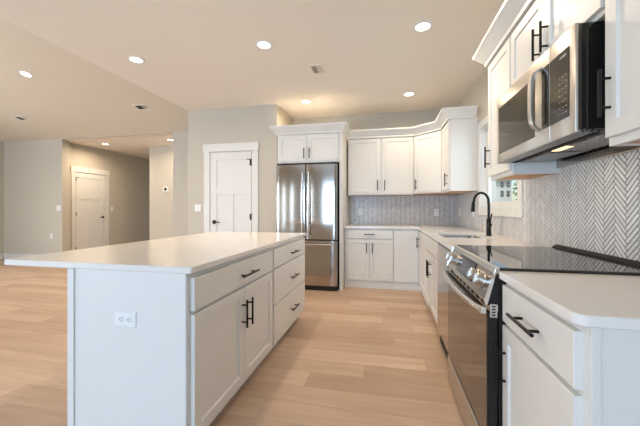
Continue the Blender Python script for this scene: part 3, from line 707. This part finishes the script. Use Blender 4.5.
# ------------------------------------------------------------------ herringbone backsplash
def clip(poly, x0, x1, y0, y1):
    for ax, lim, sg in ((0, x0, 1), (0, x1, -1), (1, y0, 1), (1, y1, -1)):
        out = []
        for i in range(len(poly)):
            p, q = poly[i - 1], poly[i]
            a, b = sg * (p[ax] - lim), sg * (q[ax] - lim)
            if (a >= 0) != (b >= 0):
                t = a / (a - b); out.append((p[0] + (q[0] - p[0]) * t, p[1] + (q[1] - p[1]) * t))
            if b >= 0: out.append(q)
        poly = out
        if len(poly) < 3: return []
    return poly
def area2(p): return abs(sum(p[i - 1][0] * p[i][1] - p[i][0] * p[i - 1][1] for i in range(len(p))))
def herringbone(F, rects, w_, n, gap, th):
    m_ = MB(); bm = m_.bm; s2 = math.sqrt(.5)
    A0 = min(r[0] for r in rects); A1 = max(r[1] for r in rects); B0 = min(r[2] for r in rects); B1 = max(r[3] for r in rects)
    ca, cb = (A0 + A1) / 2, (B0 + B1) / 2
    ext = int((A1 - A0 + B1 - B0) / w_ / 2) + 2 * n
    for k in range(-ext, ext):
        for j in range(-ext // (2 * n) - 2, ext // (2 * n) + 3):
            x = k + 2 * n * j
            g = gap / 2 / w_
            for q in ((x + g, k + g, x + n - g, k + 1 - g), (k + g, x - 2 * n + 1 + 0 + g, k + 1 - g, x - n + 1 - g)):
                X0, Y0, X1, Y1 = q
                poly = [((X - Y) * s2 * w_ + ca, (X + Y) * s2 * w_ + cb) for X, Y in ((X0, Y0), (X1, Y0), (X1, Y1), (X0, Y1))]
                if max(p[0] for p in poly) < A0 or min(p[0] for p in poly) > A1 or max(p[1] for p in poly) < B0 or min(p[1] for p in poly) > B1: continue
                for r in rects:
                    c = clip(poly, *r)
                    if len(c) < 3 or area2(c) < 2e-5: continue
                    lo = [bm.verts.new(F(a, b, .002)) for a, b in c]; hi = [bm.verts.new(F(a, b, th)) for a, b in c]
                    fs = [bm.faces.new(hi)]
                    for i in range(len(c)): fs.append(bm.faces.new((lo[i - 1], lo[i], hi[i], hi[i - 1])))
                    bmesh.ops.recalc_face_normals(bm, faces=fs)
                    if fs[0].normal.dot(F.n) < 0: bmesh.ops.reverse_faces(bm, faces=fs)
    return m_
FWR = Fr((XW, 0, 0), (0, 1, 0), (-1, 0, 0)); FWB = Fr((0, YB, 0), (1, 0, 0), (0, -1, 0))
rects_r = [(.87, 2.812, .9145, 1.4275), (2.812, 4.048, .9145, 1.097), (4.048, 5.252, .9145, 1.388)]
bs = thing('tile_backsplash', 'pale herringbone tile wall behind the range and sink', 'backsplash', (XW, 3, .9145), 'tile backsplashes')
g = MB()
for r in rects_r: g.fbox(FWR, r[0], r[1], r[2], r[3], .0005, .0042)
obj('grout', g, 'tilegrout', bs)
obj('tile_field', herringbone(FWR, rects_r, .0212, 5, .0052, .0056), 'tile', bs)
rects_b = [(-.617, 1.079, .9145, 1.3855)]
bs = thing('tile_backsplash', 'pale herringbone tile strip on the back wall beside the fridge panel', 'backsplash', (.2, YB, .9145), 'tile backsplashes')
g = MB()
for r in rects_b: g.fbox(FWB, r[0], r[1], r[2], r[3], .0005, .0042)
obj('grout', g, 'tilegrout', bs)
obj('tile_field', herringbone(FWB, rects_b, .0212, 5, .0052, .0056), 'tile', bs)

# ------------------------------------------------------------------ switches and outlets
def plate(name, label, cat, F, a, b, kind, c0=0.0, group=None, horiz=False, gangs=1):
    t = thing(name, label, cat, F(a, b, c0), group)
    W, H = (.070 + .046 * (gangs - 1), .115); 
    if horiz: W, H = H, W
    obj('plate', MB().panel(F, a - W / 2, a + W / 2, b - H / 2, b + H / 2, [(0, c0 + .0006), (0, c0 + .003), (.004, c0 + .006)]), 'plastic', t)
    for g_ in range(gangs):
        aa = a + (g_ - (gangs - 1) / 2) * .046
        if kind == 'switch':
            obj('rocker', MB().panel(F, aa - .0165, aa + .0165, b - .033, b + .033, [(0, c0 + .005), (0, c0 + .008), (.002, c0 + .0095)]), 'plastic', t)
        else:
            for s in (-1, 1):
                ca, cb = (aa + s * .021, b) if horiz else (aa, b + s * .021)
                so = obj('socket', MB().lathe(F(ca, cb, c0 + .0055), F.n, [(0, 0), (.0165, 0), (.0165, .0025), (0, .003)], 20), 'plastic', t)
                for da, db in ((-.006, .004), (.006, .004), (0, -.007)):
                    if horiz: da, db = db, da
                    obj('slot', MB().fbox(F, ca + da - .0016, ca + da + .0016, cb + db - .0032, cb + db + .0032, c0 + .0081, c0 + .0089), 'gap', so)
    return t
FIE = Fr((0, IY0 - .006, 0), (1, 0, 0), (0, -1, 0))
plate('power_outlet', 'white double power outlet set sideways in the island end panel', 'outlet', FIE, -1.180, .660, 'outlet', 0, 'power outlets', True)
FP = Fr((0, YP, 0), (1, 0, 0), (0, -1, 0)); FFW = Fr((0, YF, 0), (1, 0, 0), (0, -1, 0)); FHW = Fr((XH, 0, 0), (0, 1, 0), (1, 0, 0))
plate('light_switch', 'white two-rocker light switch plate beside the pantry door', 'switch', FP, -2.93, 1.186, 'switch', 0, 'light switches', gangs=2)
plate('light_switch', 'white light switch high on the far living room wall', 'switch', FFW, -7.16, 1.19, 'switch', 0, 'light switches', gangs=2)
plate('power_outlet', 'white power outlet low on the far living room wall', 'outlet', FFW, -7.36, .56, 'outlet', 0, 'power outlets')
plate('light_switch', 'small white light switch on the hall wall beside the door handle side', 'switch', FHW, 7.09, 1.17, 'switch', 0, 'light switches')
plate('power_outlet', 'white power outlet in the tiles between fridge panel and corner', 'outlet', FWB, -.425, 1.12, 'outlet', .0058, 'power outlets')
plate('power_outlet', 'white power outlet in the back wall tiles close to the corner', 'outlet', FWB, .777, 1.115, 'outlet', .0058, 'power outlets')
plate('power_outlet', 'white power outlet on the window wall tiles close to the corner', 'outlet', FWR, 5.03, 1.125, 'outlet', .0058, 'power outlets')
plate('light_switch', 'white switch plate on the window wall tiles beside the window', 'switch', FWR, 4.28, 1.125, 'switch', .0058, 'light switches')
th = thing('thermostat', 'small white thermostat with dark round dial on the hall wall', 'thermostat', (-5.29, YT, 1.655))
FT = Fr((0, YT, 0), (1, 0, 0), (0, -1, 0))
obj('plate', MB().panel(FT, -5.36, -5.22, 1.60, 1.71, [(0, .0006), (0, .012), (.006, .018)]), 'plastic', th)
obj('dial', MB().lathe(FT(-5.29, 1.655, .0175), FT.n, [(0, 0), (.036, 0), (.034, .008), (0, .009)], 24), 'dark', th)

# ------------------------------------------------------------------ ceiling lights and vents
def can_light(label, loc, slope=0.0, power=None):
    t = thing('recessed_ceiling_light', label, 'ceiling light', loc, 'recessed ceiling lights')
    x, y, z = loc; n = Vector((0, -math.sin(slope), -math.cos(slope)))
    o = Vector(loc)
    obj('trim_ring', MB().lathe(o + n * .0008, n, [(.060, .0), (.082, .0), (.082, .003), (.077, .006), (.060, .005), (.060, .0)], 32, False), 'plastic', t)
    obj('diffuser', MB().lathe(o + n * .0008, n, [(0, 0), (.0595, 0), (.0595, .0035), (0, .0042)], 32), 'lamp', t)
    d = bpy.data.lights.new('can_light', 'AREA'); d.shape = 'DISK'; d.size = .115; d.energy = power or CAN_POWER; d.color = WARM; d.spread = R(165)
    l = bpy.data.objects.new('can_light', d); C.objects.link(l); l.parent = t; l.location = n * .0075
    l.rotation_euler = n.to_track_quat('-Z', 'Y').to_euler()
    return t
for x, y, lab in ((-2.572, 2.815, 'recessed ceiling light over the island, nearest the vaulted edge'),
                  (-1.145, 2.815, 'recessed kitchen ceiling light over the island fronts'),
                  (.305, 2.815, 'recessed ceiling light over the aisle beside the range'),
                  (-1.150, 4.43, 'recessed ceiling light in front of the fridge cabinet'),
                  (.300, 4.43, 'recessed ceiling light in front of the corner wall cabinets')):
    can_light(lab, (x, y, ZC), 0, CAN_POWER if y < 4 else 7.5)
def on_vault(u, v):
    a = (u - 320) / 313; b = (209 - v) / 313; c_, s_ = math.cos(R(12)), math.sin(R(12))
    rx, ry, rz = a * c_ - s_, a * s_ + c_, b
    t = (ZC + VS * YF - 1.17) / (rz + VS * ry)
    return (rx * t, ry * t, 1.17 + rz * t)
SL = math.atan(VS)
can_light('recessed light in the vaulted living room ceiling', on_vault(26, 74), SL, 24)
can_light('recessed light in the hall ceiling before the hall door', (-6.56, 6.24, ZH), 0, 22)
can_light('recessed light in the hall ceiling near the thermostat wall', (-4.745, 6.17, ZH), 0, 15)
def vent(label, loc, slope=0.0, sx=.30, sy=.15):
    t = thing('ceiling_vent', label, 'vent', loc, 'ceiling vents')
    n = Vector((0, -math.sin(slope), -math.cos(slope))); v = Vector((0, math.cos(slope), -math.sin(slope))); u = Vector((1, 0, 0)); o = Vector(loc)
    def P(a, b, c): return o + u * a + v * b + n * c
    def bx(m_, a0, a1, b0, b1, c0, c1): return m_.hexa([P(a0, b0, c0), P(a1, b0, c0), P(a1, b1, c0), P(a0, b1, c0), P(a0, b0, c1), P(a1, b0, c1), P(a1, b1, c1), P(a0, b1, c1)])
    hx, hy = sx / 2, sy / 2; f = .022; mb = MB()
    bx(mb, -hx, hx, -hy, -hy + f, .001, .007); bx(mb, -hx, hx, hy - f, hy, .001, .007); bx(mb, -hx, -hx + f, -hy + f, hy - f, .001, .007); bx(mb, hx - f, hx, -hy + f, hy - f, .001, .007)
    obj('frame', mb, 'ceiling', t)
    obj('backing', bx(MB(), -hx + f, hx - f, -hy + f, hy - f, .0008, .0015), 'gap', t)
    mb = MB(); k = 9
    for i in range(k):
        a = -hx + f + (sx - 2 * f) * (i + .5) / k; sgn = 1 if i < k / 2 else -1
        mb.hexa([P(a - .002, -hy + f, .0016), P(a + .0, -hy + f, .0016), P(a + .0, hy - f, .0016), P(a - .002, hy - f, .0016),
                 P(a - .002 + sgn * .006, -hy + f, .0062), P(a + sgn * .006, -hy + f, .0062), P(a + sgn * .006, hy - f, .0062), P(a - .002 + sgn * .006, hy - f, .0062)])
    obj('louvres', mb, 'ceiling', t)
    return t
vent('ceiling vent in the flat kitchen ceiling above the fridge aisle', (-.763, 3.43, ZC), 0, .15, .23)
vent('small vent in the vaulted ceiling above the far wall light switch', on_vault(22, 118), SL, .26, .17)
vent('small vent in the vaulted ceiling above the hall opening', on_vault(142, 107), SL, .26, .17)

# ------------------------------------------------------------------ outdoors, seen through the sink window
o = obj('lawn', MB().box(-60, 90, -60, 110, -.42, -.4), 'grass', None, (10, 10, -.42)); o['kind'] = 'structure'
hs = thing('neighbour_house', 'pale neighbouring house with a grey roof outside the sink window', 'house', (15, 64, -.4))
obj('wall', MB().box(9.0, 21.2, 60, 70, -.4, 6.3), 'siding', hs)
obj('roof', MB().prism([(8.4, 6.25), (21.8, 6.25), (15.1, 8.1)], 59.4, 70.5, 1), 'roof', hs)
for x in (15.0, 17.0, 19.45, 20.4):
    for z in (.6, 3.3, 4.9):
        f_ = Fr((x, 60, z), (1, 0, 0), (0, -1, 0)); wf = MB().fbox(f_, -.1, .6, -.1, 1.15, 0, .05)
        wo = obj('window', wf, 'trim', hs); obj('pane', MB().fbox(f_, 0, .5, 0, .5, .05, .06).fbox(f_, 0, .5, .55, 1.05, .05, .06), 'pane', wo)
def tree(label, x, y, h, r, seed):
    rnd = random.Random(seed)
    t = thing('garden_tree', label, 'tree', (x, y, -.4), 'trees outside')
    obj('trunk', MB().tube([(x, y, -.4), (x + .05, y, h * .3), (x, y + .05, h * .6)], [.14, .11, .06], 8), 'bark', t)
    mb = MB()
    for k in range(260):
        d = Vector((rnd.gauss(0, 1), rnd.gauss(0, 1), rnd.gauss(0, 1))).normalized() * r * (.55 + .45 * rnd.random())
        c = Vector((x, y, h * .68)) + Vector((d.x, d.y, d.z * 1.1)); s_ = .28 * r
        q = Matrix.Rotation(rnd.random() * 6, 3, 'Z') @ Matrix.Rotation(rnd.random() * 3, 3, 'X')
        vs = [mb.bm.verts.new(c + q @ Vector(p) * s_) for p in ((-.5, 0, 0), (0, -.35, .1), (.5, 0, 0), (0, .35, .1))]; mb.bm.faces.new(vs)
    obj('foliage', mb, 'leaf', t)
tree('leafy green tree outside the sink window beside the pale house', 22.6, 58.0, 6.2, 1.9, 3)
